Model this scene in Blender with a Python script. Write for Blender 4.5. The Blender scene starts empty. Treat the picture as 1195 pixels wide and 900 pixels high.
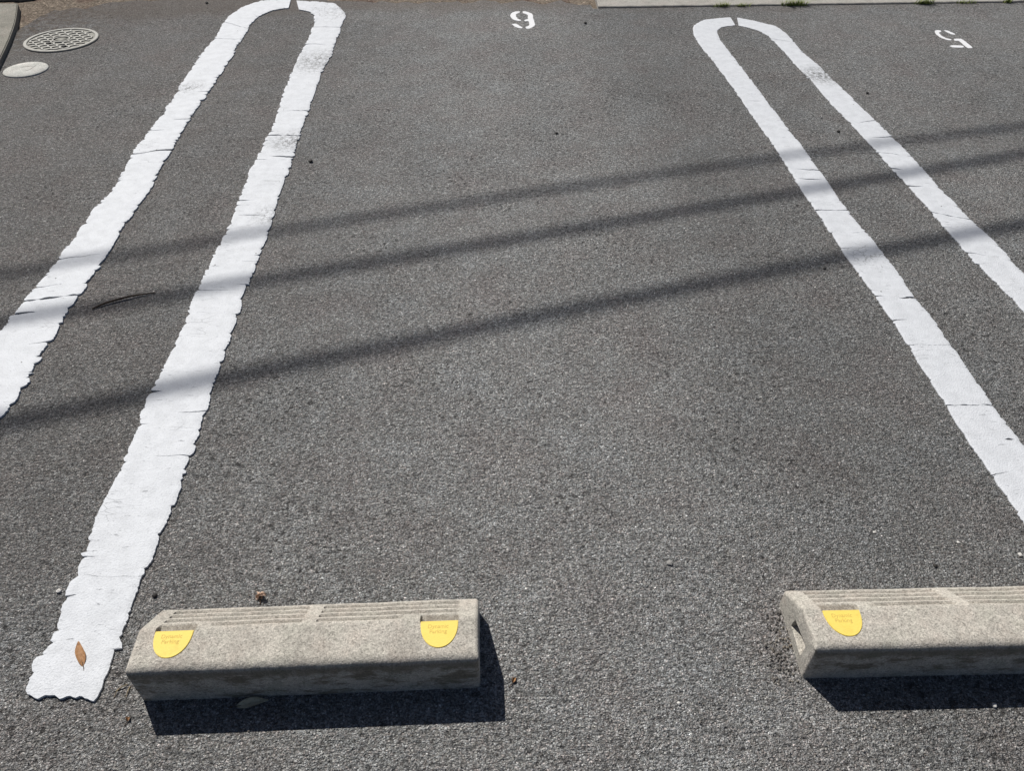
import bpy, bmesh, math, random
import numpy as np
from mathutils import Vector, noise

S = bpy.context.scene
COL = S.collection
R = math.radians
H = 1.34                      # camera height above the asphalt (m)
F, CX, CY = 900.0, 597.5, 450.0
PITCH = R(42.2)               # look-down angle
cp, sp = math.cos(PITCH), math.sin(PITCH)
ZA = 0.0                      # asphalt level


def g(px, py, z=0.0):
    """where the ray seen at that spot of the survey photo meets height z"""
    u, d = px - CX, py - CY
    down, fwd = F * sp + d * cp, F * cp - d * sp
    t = (H - z) / down
    return Vector((u * t, fwd * t, z))


# ---------------------------------------------------------------- helpers
def tag(o, label=None, cat=None, group=None, kind=None):
    if label: o['label'] = label
    if cat: o['category'] = cat
    if group: o['group'] = group
    if kind: o['kind'] = kind
    return o


def empty(name, loc, rz=0.0):
    o = bpy.data.objects.new(name, None)
    o.empty_display_size = 0.05
    COL.objects.link(o)
    o.location = loc
    o.rotation_euler = (0, 0, rz)
    return o


def mesh_obj(name, verts, faces, mat, parent=None, origin=None, smooth=False):
    if origin is not None:
        verts = [(v[0] - origin[0], v[1] - origin[1], v[2] - origin[2]) for v in verts]
    me = bpy.data.meshes.new(name)
    me.from_pydata([tuple(v) for v in verts], [], faces)
    me.validate()
    me.update()
    bm = bmesh.new(); bm.from_mesh(me)
    bmesh.ops.recalc_face_normals(bm, faces=bm.faces)
    bm.to_mesh(me); bm.free()
    if smooth:
        me.polygons.foreach_set('use_smooth', [True] * len(me.polygons))
    mats = mat if isinstance(mat, (list, tuple)) else [mat]
    for m in mats: me.materials.append(m)
    o = bpy.data.objects.new(name, me)
    COL.objects.link(o)
    if origin is not None: o.location = origin
    if parent is not None: o.parent = parent
    return o


def tube_data(pts, radii, n=8, caps=True):
    vs, fs = [], []
    pts = [Vector(p) for p in pts]
    for i, p in enumerate(pts):
        a = pts[max(0, i - 1)]; b = pts[min(len(pts) - 1, i + 1)]
        t = (b - a).normalized()
        up = Vector((0, 0, 1)) if abs(t.z) < 0.95 else Vector((1, 0, 0))
        s = t.cross(up).normalized(); w = s.cross(t)
        for k in range(n):
            q = 2 * math.pi * k / n
            vs.append(p + (s * math.cos(q) + w * math.sin(q)) * radii[i])
    for i in range(len(pts) - 1):
        for k in range(n):
            k2 = (k + 1) % n
            fs.append((i * n + k, i * n + k2, (i + 1) * n + k2, (i + 1) * n + k))
    if caps:
        fs.append(tuple(range(n - 1, -1, -1)))
        fs.append(tuple((len(pts) - 1) * n + k for k in range(n)))
    return vs, fs


def prism_data(poly, z0, z1, base=0):
    n = len(poly)
    vs = [(p[0], p[1], z1) for p in poly] + [(p[0], p[1], z0) for p in poly]
    fs = [tuple(base + i for i in range(n))]
    fs.append(tuple(base + n + i for i in range(n - 1, -1, -1)))
    for i in range(n):
        j = (i + 1) % n
        fs.append((base + i, base + n + i, base + n + j, base + j))
    return vs, fs


# ---------------------------------------------------------------- materials
class NT:
    def __init__(self, name):
        self.m = bpy.data.materials.new(name)
        self.m.use_nodes = True
        self.t = self.m.node_tree
        self.t.nodes.clear()
        self.out = self.n('ShaderNodeOutputMaterial')
        self.b = self.n('ShaderNodeBsdfPrincipled')
        self.l(self.b.outputs[0], self.out.inputs[0])
        geo = self.n('ShaderNodeNewGeometry')
        self.pos = geo.outputs['Position']

    def n(self, typ, **kw):
        nd = self.t.nodes.new(typ)
        for k, v in kw.items(): setattr(nd, k, v)
        return nd

    def l(self, a, b): self.t.links.new(a, b)

    def put(self, sock, v):
        if isinstance(v, bpy.types.NodeSocket): self.l(v, sock)
        elif v is not None: sock.default_value = v

    def noise(self, scale, detail=2.0, rough=0.5, vec=None, dist=0.0, out='Fac'):
        nd = self.n('ShaderNodeTexNoise')
        nd.inputs['Scale'].default_value = scale
        nd.inputs['Detail'].default_value = detail
        nd.inputs['Roughness'].default_value = rough
        nd.inputs['Distortion'].default_value = dist
        self.l(vec or self.pos, nd.inputs['Vector'])
        return nd.outputs[out]

    def vor(self, scale, feature='F1', vec=None, out='Distance', rnd=1.0):
        nd = self.n('ShaderNodeTexVoronoi', feature=feature)
        nd.inputs['Scale'].default_value = scale
        nd.inputs['Randomness'].default_value = rnd
        self.l(vec or self.pos, nd.inputs['Vector'])
        return nd.outputs[out]

    def math(self, op, a, b=0.5, c=None, clamp=False):
        nd = self.n('ShaderNodeMath', operation=op, use_clamp=clamp)
        self.put(nd.inputs[0], a); self.put(nd.inputs[1], b)
        if c is not None: self.put(nd.inputs[2], c)
        return nd.outputs[0]

    def ramp(self, v, stops, interp='LINEAR'):
        nd = self.n('ShaderNodeValToRGB')
        r = nd.color_ramp; r.interpolation = interp
        while len(r.elements) < len(stops): r.elements.new(0.5)
        for e, (p, c) in zip(r.elements, stops):
            e.position = p
            e.color = (c, c, c, 1) if isinstance(c, (int, float)) else (*c, 1)
        self.l(v, nd.inputs[0])
        return nd.outputs[0]

    def mix(self, f, a, b, mode='MIX'):
        nd = self.n('ShaderNodeMix', data_type='RGBA', blend_type=mode)
        self.put(nd.inputs[0], f)
        for s, v in ((nd.inputs[6], a), (nd.inputs[7], b)):
            if isinstance(v, bpy.types.NodeSocket): self.l(v, s)
            else: s.default_value = (v, v, v, 1) if isinstance(v, (int, float)) else (*v, 1)
        return nd.outputs[2]

    def scalev(self, v, sc):
        nd = self.n('ShaderNodeMapping')
        nd.inputs['Scale'].default_value = sc
        self.l(v, nd.inputs[0])
        return nd.outputs[0]

    def warp(self, amt, scale):
        """position jittered by noise"""
        c = self.noise(scale, 2.0, out='Color')
        a = self.n('ShaderNodeVectorMath', operation='SUBTRACT')
        self.l(c, a.inputs[0]); a.inputs[1].default_value = (.5, .5, .5)
        b = self.n('ShaderNodeVectorMath', operation='MULTIPLY_ADD')
        self.l(a.outputs[0], b.inputs[0]); b.inputs[1].default_value = (amt,) * 3
        self.l(self.pos, b.inputs[2])
        return b.outputs[0]

    def spot(self, p, r, soft=0.4):
        """1 near world point p, 0 beyond radius r"""
        d = self.n('ShaderNodeVectorMath', operation='DISTANCE')
        self.l(self.pos, d.inputs[0]); d.inputs[1].default_value = tuple(p)
        mr = self.n('ShaderNodeMapRange')
        self.l(d.outputs['Value'], mr.inputs[0])
        mr.inputs[1].default_value = r * soft; mr.inputs[2].default_value = r
        mr.inputs[3].default_value = 1; mr.inputs[4].default_value = 0
        return mr.outputs[0]

    def bump(self, h, dist, strength=1.0, normal=None):
        nd = self.n('ShaderNodeBump')
        nd.inputs['Distance'].default_value = dist
        nd.inputs['Strength'].default_value = strength
        self.l(h, nd.inputs['Height'])
        if normal: self.l(normal, nd.inputs['Normal'])
        return nd.outputs[0]

    def fin(self, color, rough=0.8, normal=None, spec=0.3):
        self.put(self.b.inputs['Base Color'], color if isinstance(color, bpy.types.NodeSocket) else (*color, 1))
        self.put(self.b.inputs['Roughness'], rough)
        self.b.inputs['Specular IOR Level'].default_value = spec
        if normal: self.l(normal, self.b.inputs['Normal'])
        return self.m


def asphalt_nodes(k, tone=1.0):
    """colour and height of worn open-grained asphalt"""
    w = k.warp(0.004, 150)
    v1 = k.n('ShaderNodeTexVoronoi', feature='F1'); v1.inputs['Scale'].default_value = 320
    v2 = k.n('ShaderNodeTexVoronoi', feature='F1'); v2.inputs['Scale'].default_value = 140
    v3 = k.n('ShaderNodeTexVoronoi', feature='F1'); v3.inputs['Scale'].default_value = 640
    for v in (v1, v2, v3): k.l(w, v.inputs['Vector'])
    dist = v1.outputs['Distance']
    cs = k.n('ShaderNodeSeparateColor'); k.l(v1.outputs['Color'], cs.inputs[0])
    cs2 = k.n('ShaderNodeSeparateColor'); k.l(v2.outputs['Color'], cs2.inputs[0])
    cs3 = k.n('ShaderNodeSeparateColor'); k.l(v3.outputs['Color'], cs3.inputs[0])
    stone = k.ramp(cs.outputs[0], [(0, .185), (.3, .275), (.62, .345), (.88, .405), (.965, .47), (.992, .62), (1, .80)])
    stone = k.mix(1.0, stone, k.ramp(cs3.outputs[0], [(0, .50), (.5, 1.0), (1, 1.60)]), 'MULTIPLY')
    tint = k.ramp(cs.outputs[1], [(0, (1.08, .97, .93)), (.35, (1.0, 1.0, 1.0)), (.75, (.99, 1.0, 1.01)), (1, (1.03, 1.0, .93))])
    c = k.mix(1.0, stone, tint, 'MULTIPLY')
    c = k.mix(1.0, c, k.ramp(cs2.outputs[0], [(0, .80), (.5, 1.0), (.9, 1.15), (1, 1.35)]), 'MULTIPLY')
    # bitumen between the stones
    gap = k.ramp(dist, [(.42, 0), (.78, 1)])
    c = k.mix(k.math('MULTIPLY', gap, .62), c, (.070, .066, .061))
    # larger stones here and there
    big = k.ramp(cs2.outputs[2], [(.93, 0), (.95, 1)])
    bigd = k.ramp(v2.outputs['Distance'], [(.25, 1), (.38, 0)])
    bigm = k.math('MULTIPLY', big, bigd)
    c = k.mix(k.math('MULTIPLY', bigm, .5), c, (.31, .30, .285))
    # open pores
    pitn = k.noise(135, 3.0, .68, vec=k.scalev(k.pos, (.8, 1.25, 1)))
    pit = k.ramp(pitn, [(.34, 1), (.43, 0)])
    c = k.mix(k.math('MULTIPLY', pit, .72), c, (.020, .018, .018))
    rough = k.noise(62, 3.0, .62)
    patch = k.ramp(k.noise(2.6, 3, .6), [(.40, 0), (.62, 1)])
    crev = k.math('MULTIPLY', k.ramp(rough, [(.37, 1), (.43, 0)]), patch)
    c = k.mix(k.math('MULTIPLY', crev, .8), c, (.030, .027, .026))
    # slow tonal drift: traffic polish in the bay, darker unworn strips under the double lines
    slow = k.noise(1.1, 4.0, .55)
    c = k.mix(1.0, c, k.ramp(slow, [(.3, .90 * tone), (.7, 1.10 * tone)]), 'MULTIPLY')
    mid = k.noise(9, 4.0, .65)
    c = k.mix(1.0, c, k.ramp(mid, [(.3, .91), (.7, 1.15)]), 'MULTIPLY')
    clot = k.noise(85, 4.0, .75)
    c = k.mix(1.0, c, k.ramp(clot, [(.30, .66), (.5, 1.02), (.70, 1.42)]), 'MULTIPLY')
    hue = k.noise(4.5, 3.0, .6)
    c = k.mix(1.0, c, k.ramp(hue, [(.30, (1.05, 1.005, .975)), (.5, (1.01, 1.01, .985)), (.70, (.99, 1.015, 1.01))]), 'MULTIPLY')
    # height
    h = k.math('SUBTRACT', 1.0, dist)
    h = k.math('ADD', k.math('MULTIPLY', h, .9), k.math('MULTIPLY', cs.outputs[2], .6))
    h = k.math('ADD', h, k.math('MULTIPLY', cs3.outputs[1], .30))
    h = k.math('ADD', h, k.math('MULTIPLY', bigm, .5))
    h = k.math('ADD', h, k.math('MULTIPLY', pitn, 3.6))
    h = k.math('ADD', h, k.math('MULTIPLY', rough, 1.6))
    return c, h


def mat_asphalt():
    k = NT('asphalt')
    c, h = asphalt_nodes(k, 1.0)
    sx = k.n('ShaderNodeSeparateXYZ'); k.l(k.pos, sx.inputs[0])
    # sandy dust blown on to the far margin
    a, b = g(400, 10), g(690, 5)
    sl = (b.y - a.y) / (b.x - a.x)
    edge = k.math('SUBTRACT', sx.outputs[1], k.math('MULTIPLY_ADD', sx.outputs[0], sl, a.y - sl * a.x))
    edge = k.math('ADD', edge, k.math('MULTIPLY', k.math('SUBTRACT', k.noise(3.2, 4, .6), .5), .45))
    m = k.ramp(k.math('ADD', edge, .5), [(.34, 0), (.52, 1)])
    grain = k.noise(160, 2, .6)
    m = k.math('MULTIPLY', m, k.ramp(grain, [(.35, .35), (.6, .95)]))
    c = k.mix(k.math('MULTIPLY', m, .72), c, k.mix(k.noise(60, 3, .6), (.27, .225, .185), (.15, .115, .09)))
    # earth crumbs around the kerb in the corner
    cr = k.spot(g(25, 25), .75, .2)
    cm = k.math('MULTIPLY', cr, k.ramp(k.noise(22, 5, .72), [(.44, 0), (.56, 1)]))
    c = k.mix(k.math('MULTIPLY', cm, .75), c, k.mix(k.ramp(k.noise(60, 4, .7), [(.42, 0), (.62, 1)]), (.060, .043, .030), (.26, .20, .14)))
    # bays polished paler by tyres, the strips beside and between the lines left darker
    a0, a1 = g(314, 200), g(200, 480)
    u = k.math('MULTIPLY_ADD', sx.outputs[1], -(a0.x - a1.x) / (a0.y - a1.y), sx.outputs[0])
    u0 = a0.x - (a0.x - a1.x) / (a0.y - a1.y) * a0.y
    u = k.math('ADD', k.math('SUBTRACT', u, u0), k.math('MULTIPLY', k.math('SUBTRACT', k.noise(2.5, 3, .5), .5), .5))
    lane = k.ramp(k.math('MULTIPLY_ADD', u, .25, .25), [(.0, .76), (.22, .78), (.36, 1.0), (.45, 1.08), (.58, 1.0), (.64, .82), (.78, .82), (.9, .95)])
    c = k.mix(1.0, c, lane, 'MULTIPLY')
    brown = k.ramp(k.math('MULTIPLY_ADD', u, .25, .25), [(.16, 1), (.34, 0)])
    c = k.mix(brown, c, k.mix(1.0, c, (1.015, .99, .975), 'MULTIPLY'))
    nrm = k.bump(h, 0.0044, 1.0)
    return k.fin(c, .82, nrm, .30)


def mat_paint():
    k = NT('road_paint')
    c = k.mix(k.noise(5, 4, .6), (.580, .598, .622), (.640, .652, .672))
    dirt = k.ramp(k.noise(28, 5, .68), [(.38, .90), (.60, 1.0)])
    c = k.mix(1.0, c, dirt, 'MULTIPLY')
    sp1 = k.ramp(k.noise(300, 3, .65), [(.28, .74), (.45, 1.0), (.7, 1.03)])
    c = k.mix(1.0, c, sp1, 'MULTIPLY')
    # fine hairline crazing, running across the stripe more than along it
    hv = k.scalev(k.warp(.02, 22), (14, 46, 1))
    hl = k.ramp(k.vor(1.0, 'DISTANCE_TO_EDGE', vec=hv), [(.0, 1), (.016, 0)])
    hm = k.math('MULTIPLY', hl, k.ramp(k.noise(6, 3, .6), [(.53, 0), (.68, .65)]))
    c = k.mix(hm, c, (.20, .20, .19))
    # worn-through scuffs with the stones showing
    wm = None
    ck = k.ramp(k.vor(38, 'DISTANCE_TO_EDGE', vec=k.warp(.03, 40)), [(.0, 1), (.05, 0)])
    for p, r, th in ((g(372, 72), .22, .50), (g(341, 166), .13, .50), (g(222, 104), .10, .54), (g(958, 88), .15, .47),
                     (g(318, 252), .10, .56), (g(150, 300), .1, .62), (g(1015, 300), .1, .62), (g(388, 14), .25, .60)):
        q = k.math('MULTIPLY', k.spot(p, r, .1), k.ramp(k.noise(85, 4, .75), [(th - .02, 0), (th + .10, .9)]))
        q = k.math('MAXIMUM', q, k.math('MULTIPLY', k.math('MULTIPLY', k.spot(p, r * .9, .3), ck), k.ramp(k.noise(16, 3, .6), [(.42, 0), (.52, .8)])))
        wm = q if wm is None else k.math('MAXIMUM', wm, q)
    c = k.mix(wm, c, (.10, .098, .092))
    # tiny black specks
    vs = k.vor(13, out='Distance')
    c = k.mix(k.ramp(vs, [(.0, .85), (.028, .85), (.04, 0)]), c, (.05, .045, .04))
    h = k.math('ADD', k.noise(260, 3, .6), k.math('MULTIPLY', k.noise(40, 3, .6), .5))
    h = k.math('SUBTRACT', h, k.math('MULTIPLY', k.vor(260), .45))
    tv = k.noise(1.0, 4, .7, vec=k.scalev(k.warp(.02, 15), (20, 130, 1)))
    tl = k.ramp(tv, [(.30, 1), (.345, 0)])
    h = k.math('SUBTRACT', h, k.math('MULTIPLY', tl, 1.2))
    c = k.mix(k.math('MULTIPLY', tl, .30), c, (.25, .25, .25))
    h = k.math('SUBTRACT', h, k.math('MULTIPLY', hm, .8))
    h = k.math('SUBTRACT', h, wm)
    return k.fin(c, .62, k.bump(h, .0009), .35)


def mat_number_paint():
    k = NT('number_paint')
    c = k.mix(k.noise(40, 4, .6), (.70, .70, .71), (.76, .76, .76))
    c = k.mix(k.ramp(k.noise(240, 3, .6), [(.28, .55), (.38, 0)]), c, (.16, .155, .15))
    return k.fin(c, .7, k.bump(k.vor(210, vec=k.warp(.004, 90)), .0012), .3)


def mat_concrete(name, a, b, stain=0.0, grain=1.0, green=True):
    k = NT(name)
    c = k.mix(k.noise(7, 5, .6), a, b)
    sand = k.ramp(k.noise(420, 2, .7), [(.30, 1 - .42 * grain), (.5, 1.0), (.70, 1 + .22 * grain)])
    c = k.mix(1.0, c, sand, 'MULTIPLY')
    v = k.vor(300, out='Color')
    vs = k.n('ShaderNodeSeparateColor'); k.l(v, vs.inputs[0])
    c = k.mix(1.0, c, k.ramp(vs.outputs[0], [(0, .70), (.25, .94), (.8, 1.06), (1, 1.25)]), 'MULTIPLY')
    pore = k.ramp(k.vor(120), [(.06, .8), (.13, 0)])
    c = k.mix(k.math('MULTIPLY', pore, .6), c, (.06, .055, .028))
    c = k.mix(1.0, c, k.ramp(k.noise(13, 5, .68), [(.32, .80), (.55, 1.02)]), 'MULTIPLY')
    hue = k.noise(22, 3, .6)
    c = k.mix(1.0, c, k.ramp(hue, [(.3, (1.02, .99, .98)), (.5, (1, 1, 1)), (.72, (.98, 1.0, .985))]), 'MULTIPLY')
    if stain:
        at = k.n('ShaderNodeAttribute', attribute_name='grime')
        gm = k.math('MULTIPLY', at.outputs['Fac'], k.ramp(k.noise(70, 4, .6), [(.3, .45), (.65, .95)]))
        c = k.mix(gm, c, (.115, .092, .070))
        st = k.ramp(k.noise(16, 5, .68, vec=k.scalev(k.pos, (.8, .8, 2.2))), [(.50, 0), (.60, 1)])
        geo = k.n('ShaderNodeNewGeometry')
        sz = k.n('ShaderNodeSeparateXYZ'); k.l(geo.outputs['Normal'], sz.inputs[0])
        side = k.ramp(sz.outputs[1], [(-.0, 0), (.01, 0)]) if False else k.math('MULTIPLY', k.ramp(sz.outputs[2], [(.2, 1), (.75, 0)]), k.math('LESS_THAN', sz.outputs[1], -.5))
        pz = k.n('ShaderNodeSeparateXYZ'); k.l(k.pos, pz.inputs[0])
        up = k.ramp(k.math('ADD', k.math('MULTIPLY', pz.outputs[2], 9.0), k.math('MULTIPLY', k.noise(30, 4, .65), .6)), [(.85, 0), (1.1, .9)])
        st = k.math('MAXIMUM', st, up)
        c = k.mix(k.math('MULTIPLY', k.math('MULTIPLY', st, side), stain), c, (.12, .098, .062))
        c = k.mix(k.math('MULTIPLY', k.math('MULTIPLY', k.ramp(k.noise(30, 4, .6), [(.52, 0), (.66, 1)]), side), .25), c, (.10, .13, .08))
    h = k.math('ADD', k.noise(420, 3, .65), k.math('MULTIPLY', k.noise(60, 3, .6), 1.6))
    h = k.math('SUBTRACT', h, k.math('MULTIPLY', pore, .8))
    return k.fin(c, .9, k.bump(h, .0013), .15)


def mat_dirt():
    k = NT('dirt')
    c = k.mix(k.noise(9, 5, .65), (.27, .225, .175), (.13, .10, .078))
    c = k.mix(k.ramp(k.noise(3.5, 4, .6), [(.52, 0), (.64, .7)]), c, (.105, .06, .048))
    v = k.vor(130, out='Color', vec=k.warp(.01, 50))
    s = k.n('ShaderNodeSeparateColor'); k.l(v, s.inputs[0])
    c = k.mix(1.0, c, k.ramp(s.outputs[0], [(0, .45), (.6, 1.0), (.95, 1.4), (1, 2.3)]), 'MULTIPLY')
    h = k.math('ADD', k.noise(50, 5, .7), k.math('MULTIPLY', s.outputs[1], .15))
    return k.fin(c, .95, k.bump(h, .012), .1)


def mat_metal(name, a, b):
    k = NT(name)
    c = k.mix(k.noise(60, 4, .65), a, b)
    c = k.mix(k.ramp(k.noise(25, 4, .6), [(.5, 0), (.68, .6)]), c, (.12, .105, .085))
    c = k.mix(1.0, c, k.ramp(k.noise(350, 2, .6), [(.3, .8), (.6, 1.1)]), 'MULTIPLY')
    k.b.inputs['Metallic'].default_value = .15
    return k.fin(c, .62, k.bump(k.noise(300, 3, .6), .0008), .5)


def mat_plain(name, a, b, scale=120, rough=.7, bump=.0006, spec=.3, var=.8):
    k = NT(name)
    c = k.mix(k.ramp(k.noise(scale, 4, .65), [(.3, 0), (.7, 1)]), a, b)
    return k.fin(c, rough, k.bump(k.noise(scale * 2, 3, .6), bump), spec)


def mat_plate():
    k = NT('yellow_reflector')
    c = k.mix(k.noise(70, 4, .6), (.80, .60, .11), (.86, .67, .17))
    c = k.mix(k.ramp(k.noise(45, 5, .7), [(.55, 0), (.72, .30)]), c, (.52, .33, .08))
    nd = k.fin(c, .62, k.bump(k.noise(300, 2, .6), .0004), .25)
    return nd


def mat_leaf(name, a, b, dark):
    k = NT(name)
    c = k.mix(k.noise(90, 4, .6), a, b)
    c = k.mix(k.ramp(k.noise(160, 4, .7), [(.5, 0), (.7, .7)]), c, dark)
    return k.fin(c, .6, k.bump(k.noise(260, 3, .6), .0006), .35)


M_ASPH = mat_asphalt()
M_PAINT = mat_paint()
M_NUM = mat_number_paint()
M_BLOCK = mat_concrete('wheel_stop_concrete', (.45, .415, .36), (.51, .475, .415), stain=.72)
M_PAVE = mat_concrete('pavement_concrete', (.33, .31, .28), (.42, .40, .365), grain=.8)
M_KERB = mat_concrete('kerb_concrete', (.19, .18, .15), (.34, .32, .28), grain=1.3)
M_LID = mat_concrete('lid_concrete', (.48, .475, .44), (.58, .57, .53), grain=.5)
M_DIRT = mat_dirt()
M_IRON = mat_metal('grey_iron', (.225, .22, .195), (.31, .30, .27))
M_IRON_D = mat_metal('dark_iron', (.115, .11, .09), (.17, .165, .135))  # darker iron tone for the recessed plate, centre boss and cast mark
M_PLATE = mat_plate()
M_INK = mat_plain('faded_ink', (.52, .35, .09), (.72, .52, .12), 300)
M_RUBBER = mat_plain('black_cable', (.02, .02, .02), (.035, .035, .035), 40)
M_LEAF = mat_leaf('brown_leaf', (.28, .135, .05), (.40, .21, .09), (.09, .045, .03))
M_LEAF2 = mat_leaf('grey_leaf', (.42, .38, .26), (.52, .47, .33), (.2, .17, .1))
M_CURL = mat_leaf('pale_dry_leaf', (.62, .42, .30), (.72, .55, .42), (.3, .16, .10))
M_TWIG = mat_plain('twig_bark', (.035, .022, .015), (.08, .05, .03), 300)
M_STRAW = mat_plain('dry_straw', (.30, .24, .15), (.2, .15, .09), 200)
M_GRASS = mat_plain('weed_green', (.11, .17, .03), (.30, .32, .10), 60)
M_STONE_W = mat_plain('pale_stone', (.52, .50, .46), (.68, .66, .62), 300)
M_STONE_D = mat_plain('dark_stone', (.02, .018, .018), (.05, .045, .04), 300)
M_GROUND = mat_dirt(); M_GROUND.name = 'far_ground'
M_POLE = mat_concrete('pole_concrete', (.28, .27, .25), (.34, .33, .30), grain=.5)

# ---------------------------------------------------------------- ground sheets
def sheet(name, poly, z, mat, kind='structure'):
    o = mesh_obj(name, [(p[0], p[1], z) for p in poly], [tuple(range(len(poly)))], mat)
    return tag(o, kind=kind)


sheet('ground', [(-250, -250), (250, -250), (250, 250), (-250, 250)], -0.022, M_GROUND)

rnd = random.Random(4)
# asphalt lot with a ragged far edge
edge_px = [(-600, 16), (-300, 22), (0, 52), (14, 44), (24, 33), (34, 27), (46, 19), (60, 13.5), (80, 10.5), (110, 6.5), (150, 2.5), (200, -3), (260, -6), (330, -6),
           (400, 1), (470, 2), (540, 2.5), (610, 1.5), (680, 3), (689, 4.5), (692, 9.5)]
far = []
for (a, b) in zip(edge_px[:-1], edge_px[1:]):
    A, B = g(*a), g(*b)
    n = max(2, int((B - A).length / .03))
    for i in range(n):
        p = A.lerp(B, i / n)
        p.y += (noise.noise(Vector((p.x * 9, p.y * 9, 3))) * .07 + noise.noise(Vector((p.x * 22, p.y * 22, 3))) * .03 + noise.noise(Vector((p.x * 40, 1, 3))) * .02)
        far.append((p.x, p.y))
pe0, pe1 = g(692, 9.6), g(1195, 2.6)
sl = (pe1.y - pe0.y) / (pe1.x - pe0.x)
PY = lambda x: pe0.y + sl * (x - pe0.x)          # the pavement's near edge
far.append((pe0.x, pe0.y)); far.append((14, PY(14)))
near = [(14, -8), (-14, -8)]
ap = [(-14, far[0][1])] + far + near
ctr = len(ap)
o = mesh_obj('asphalt_lot', [(p[0], p[1], 0.0) for p in ap] + [(p[0], p[1], -.02) for p in ap],
             [tuple(range(len(ap)))] + [(i, (i + 1) % ctr, ctr + (i + 1) % ctr, ctr + i) for i in range(ctr)], M_ASPH)
tag(o, kind='structure')

# uneven earth verge beyond the asphalt (a low mounded sheet)
vx0, vx1 = -9.0, pe0.x - .01
nx, ny = 260, 60
vs, fs = [], []
for j in range(ny + 1):
    for i in range(nx + 1):
        x = vx0 + (vx1 - vx0) * i / nx
        y = 3.7 + 2.6 * j / ny
        z = -.012 + .010 * noise.noise(Vector((x * 3, y * 3, 0))) + .006 * noise.noise(Vector((x * 17, y * 17, 5))) + .003 * noise.noise(Vector((x * 60, y * 60, 5)))
        vs.append((x, y, z))
for j in range(ny):
    for i in range(nx):
        a = j * (nx + 1) + i
        fs.append((a, a + 1, a + nx + 2, a + nx + 1))
o = mesh_obj('dirt_verge', vs, fs, M_DIRT, smooth=True); tag(o, kind='structure')

# concrete pavement, slabs with a slightly worn edge
vs, fs = [], []
x = pe0.x + .03
xs = [x + .02 * i for i in range(int(13 / .02))]
for i, x in enumerate(xs):
    jag = .006 * noise.noise(Vector((x * 22, 0, 0))) + .004 * noise.noise(Vector((x * 70, 0, 7)))
    skew = -.05 * 0
    y0 = PY(x) + .012 + jag
    for (yy, zz) in ((y0, -.02), (y0, .004), (y0 + .005, .0075), (y0 + 1.5, .010), (y0 + 1.5, -.02)):
        vs.append((x + (0 if i else -.0), yy, zz))
for i in range(len(xs) - 1):
    for q in range(4):
        fs.append((i * 5 + q, i * 5 + q + 1, i * 5 + q + 6, i * 5 + q + 5))
fs.append((0, 1, 2, 3, 4)); e = (len(xs) - 1) * 5; fs.append((e + 4, e + 3, e + 2, e + 1, e))
# the slab's end runs back to the left
for i in range(5): pass
o = mesh_obj('pavement', vs, fs, M_PAVE); tag(o, kind='structure')
k_end = [(g(683.5, 0, 0)), (g(691, 8, 0))]

# kerb slab in the far left corner
kpoly = [g(20.5, 3.2, .028), g(19.5, 13, .028), (g(17, 26, .028)), g(11, 44, .028), g(0, 67, .028), g(-40, 150, .028), g(-190, 150, .028), g(-120, 4.5, .028)]
kp = []
for a, b in zip(kpoly, kpoly[1:] + kpoly[:1]):
    n = max(1, int((b - a).length / .03))
    for i in range(n):
        p = a.lerp(b, i / n)
        p.x += .003 * noise.noise(Vector((p.x * 7, p.y * 7, 0)))
        kp.append(p)
bm = bmesh.new()
top = [bm.verts.new((p.x, p.y, .028)) for p in kp]
bm.faces.new(top)
ret = bmesh.ops.extrude_face_region(bm, geom=bm.faces[:])
for v in [e for e in ret['geom'] if isinstance(e, bmesh.types.BMVert)]: v.co.z = -.02
bmesh.ops.recalc_face_normals(bm, faces=bm.faces)
bmesh.ops.bevel(bm, geom=[e for e in bm.edges if all(abs(v.co.z - .028) < 1e-5 for v in e.verts)], offset=.004, segments=2, affect='EDGES')
me = bpy.data.meshes.new('kerb'); bm.to_mesh(me); bm.free(); me.materials.append(M_KERB)
o = bpy.data.objects.new('kerb', me); COL.objects.link(o)
tag(o, 'weathered grey concrete kerb slab in the far left corner beside the manhole', 'kerb')
# kerb line continuing behind it
A, B = g(-160, .5, .0), g(38, -2.5, .0)
dv = (B - A).normalized(); nv = Vector((-dv.y, dv.x, 0))
P = [A, B, B + nv * .16, A + nv * .16]
bm = bmesh.new()
f = bm.faces.new([bm.verts.new((p.x, p.y, .02)) for p in P])
ret = bmesh.ops.extrude_face_region(bm, geom=[f])
for v in [e for e in ret['geom'] if isinstance(e, bmesh.types.BMVert)]: v.co.z = -.02
bmesh.ops.recalc_face_normals(bm, faces=bm.faces)
bmesh.ops.bevel(bm, geom=bm.edges[:], offset=.008, segments=2, affect='EDGES')
me = bpy.data.meshes.new('edging_stone'); bm.to_mesh(me); bm.free(); me.materials.append(M_KERB)
o = bpy.data.objects.new('edging_stone', me); COL.objects.link(o)
tag(o, 'long narrow concrete edging behind the corner kerb slab at the earth verge', 'edging')

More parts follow.
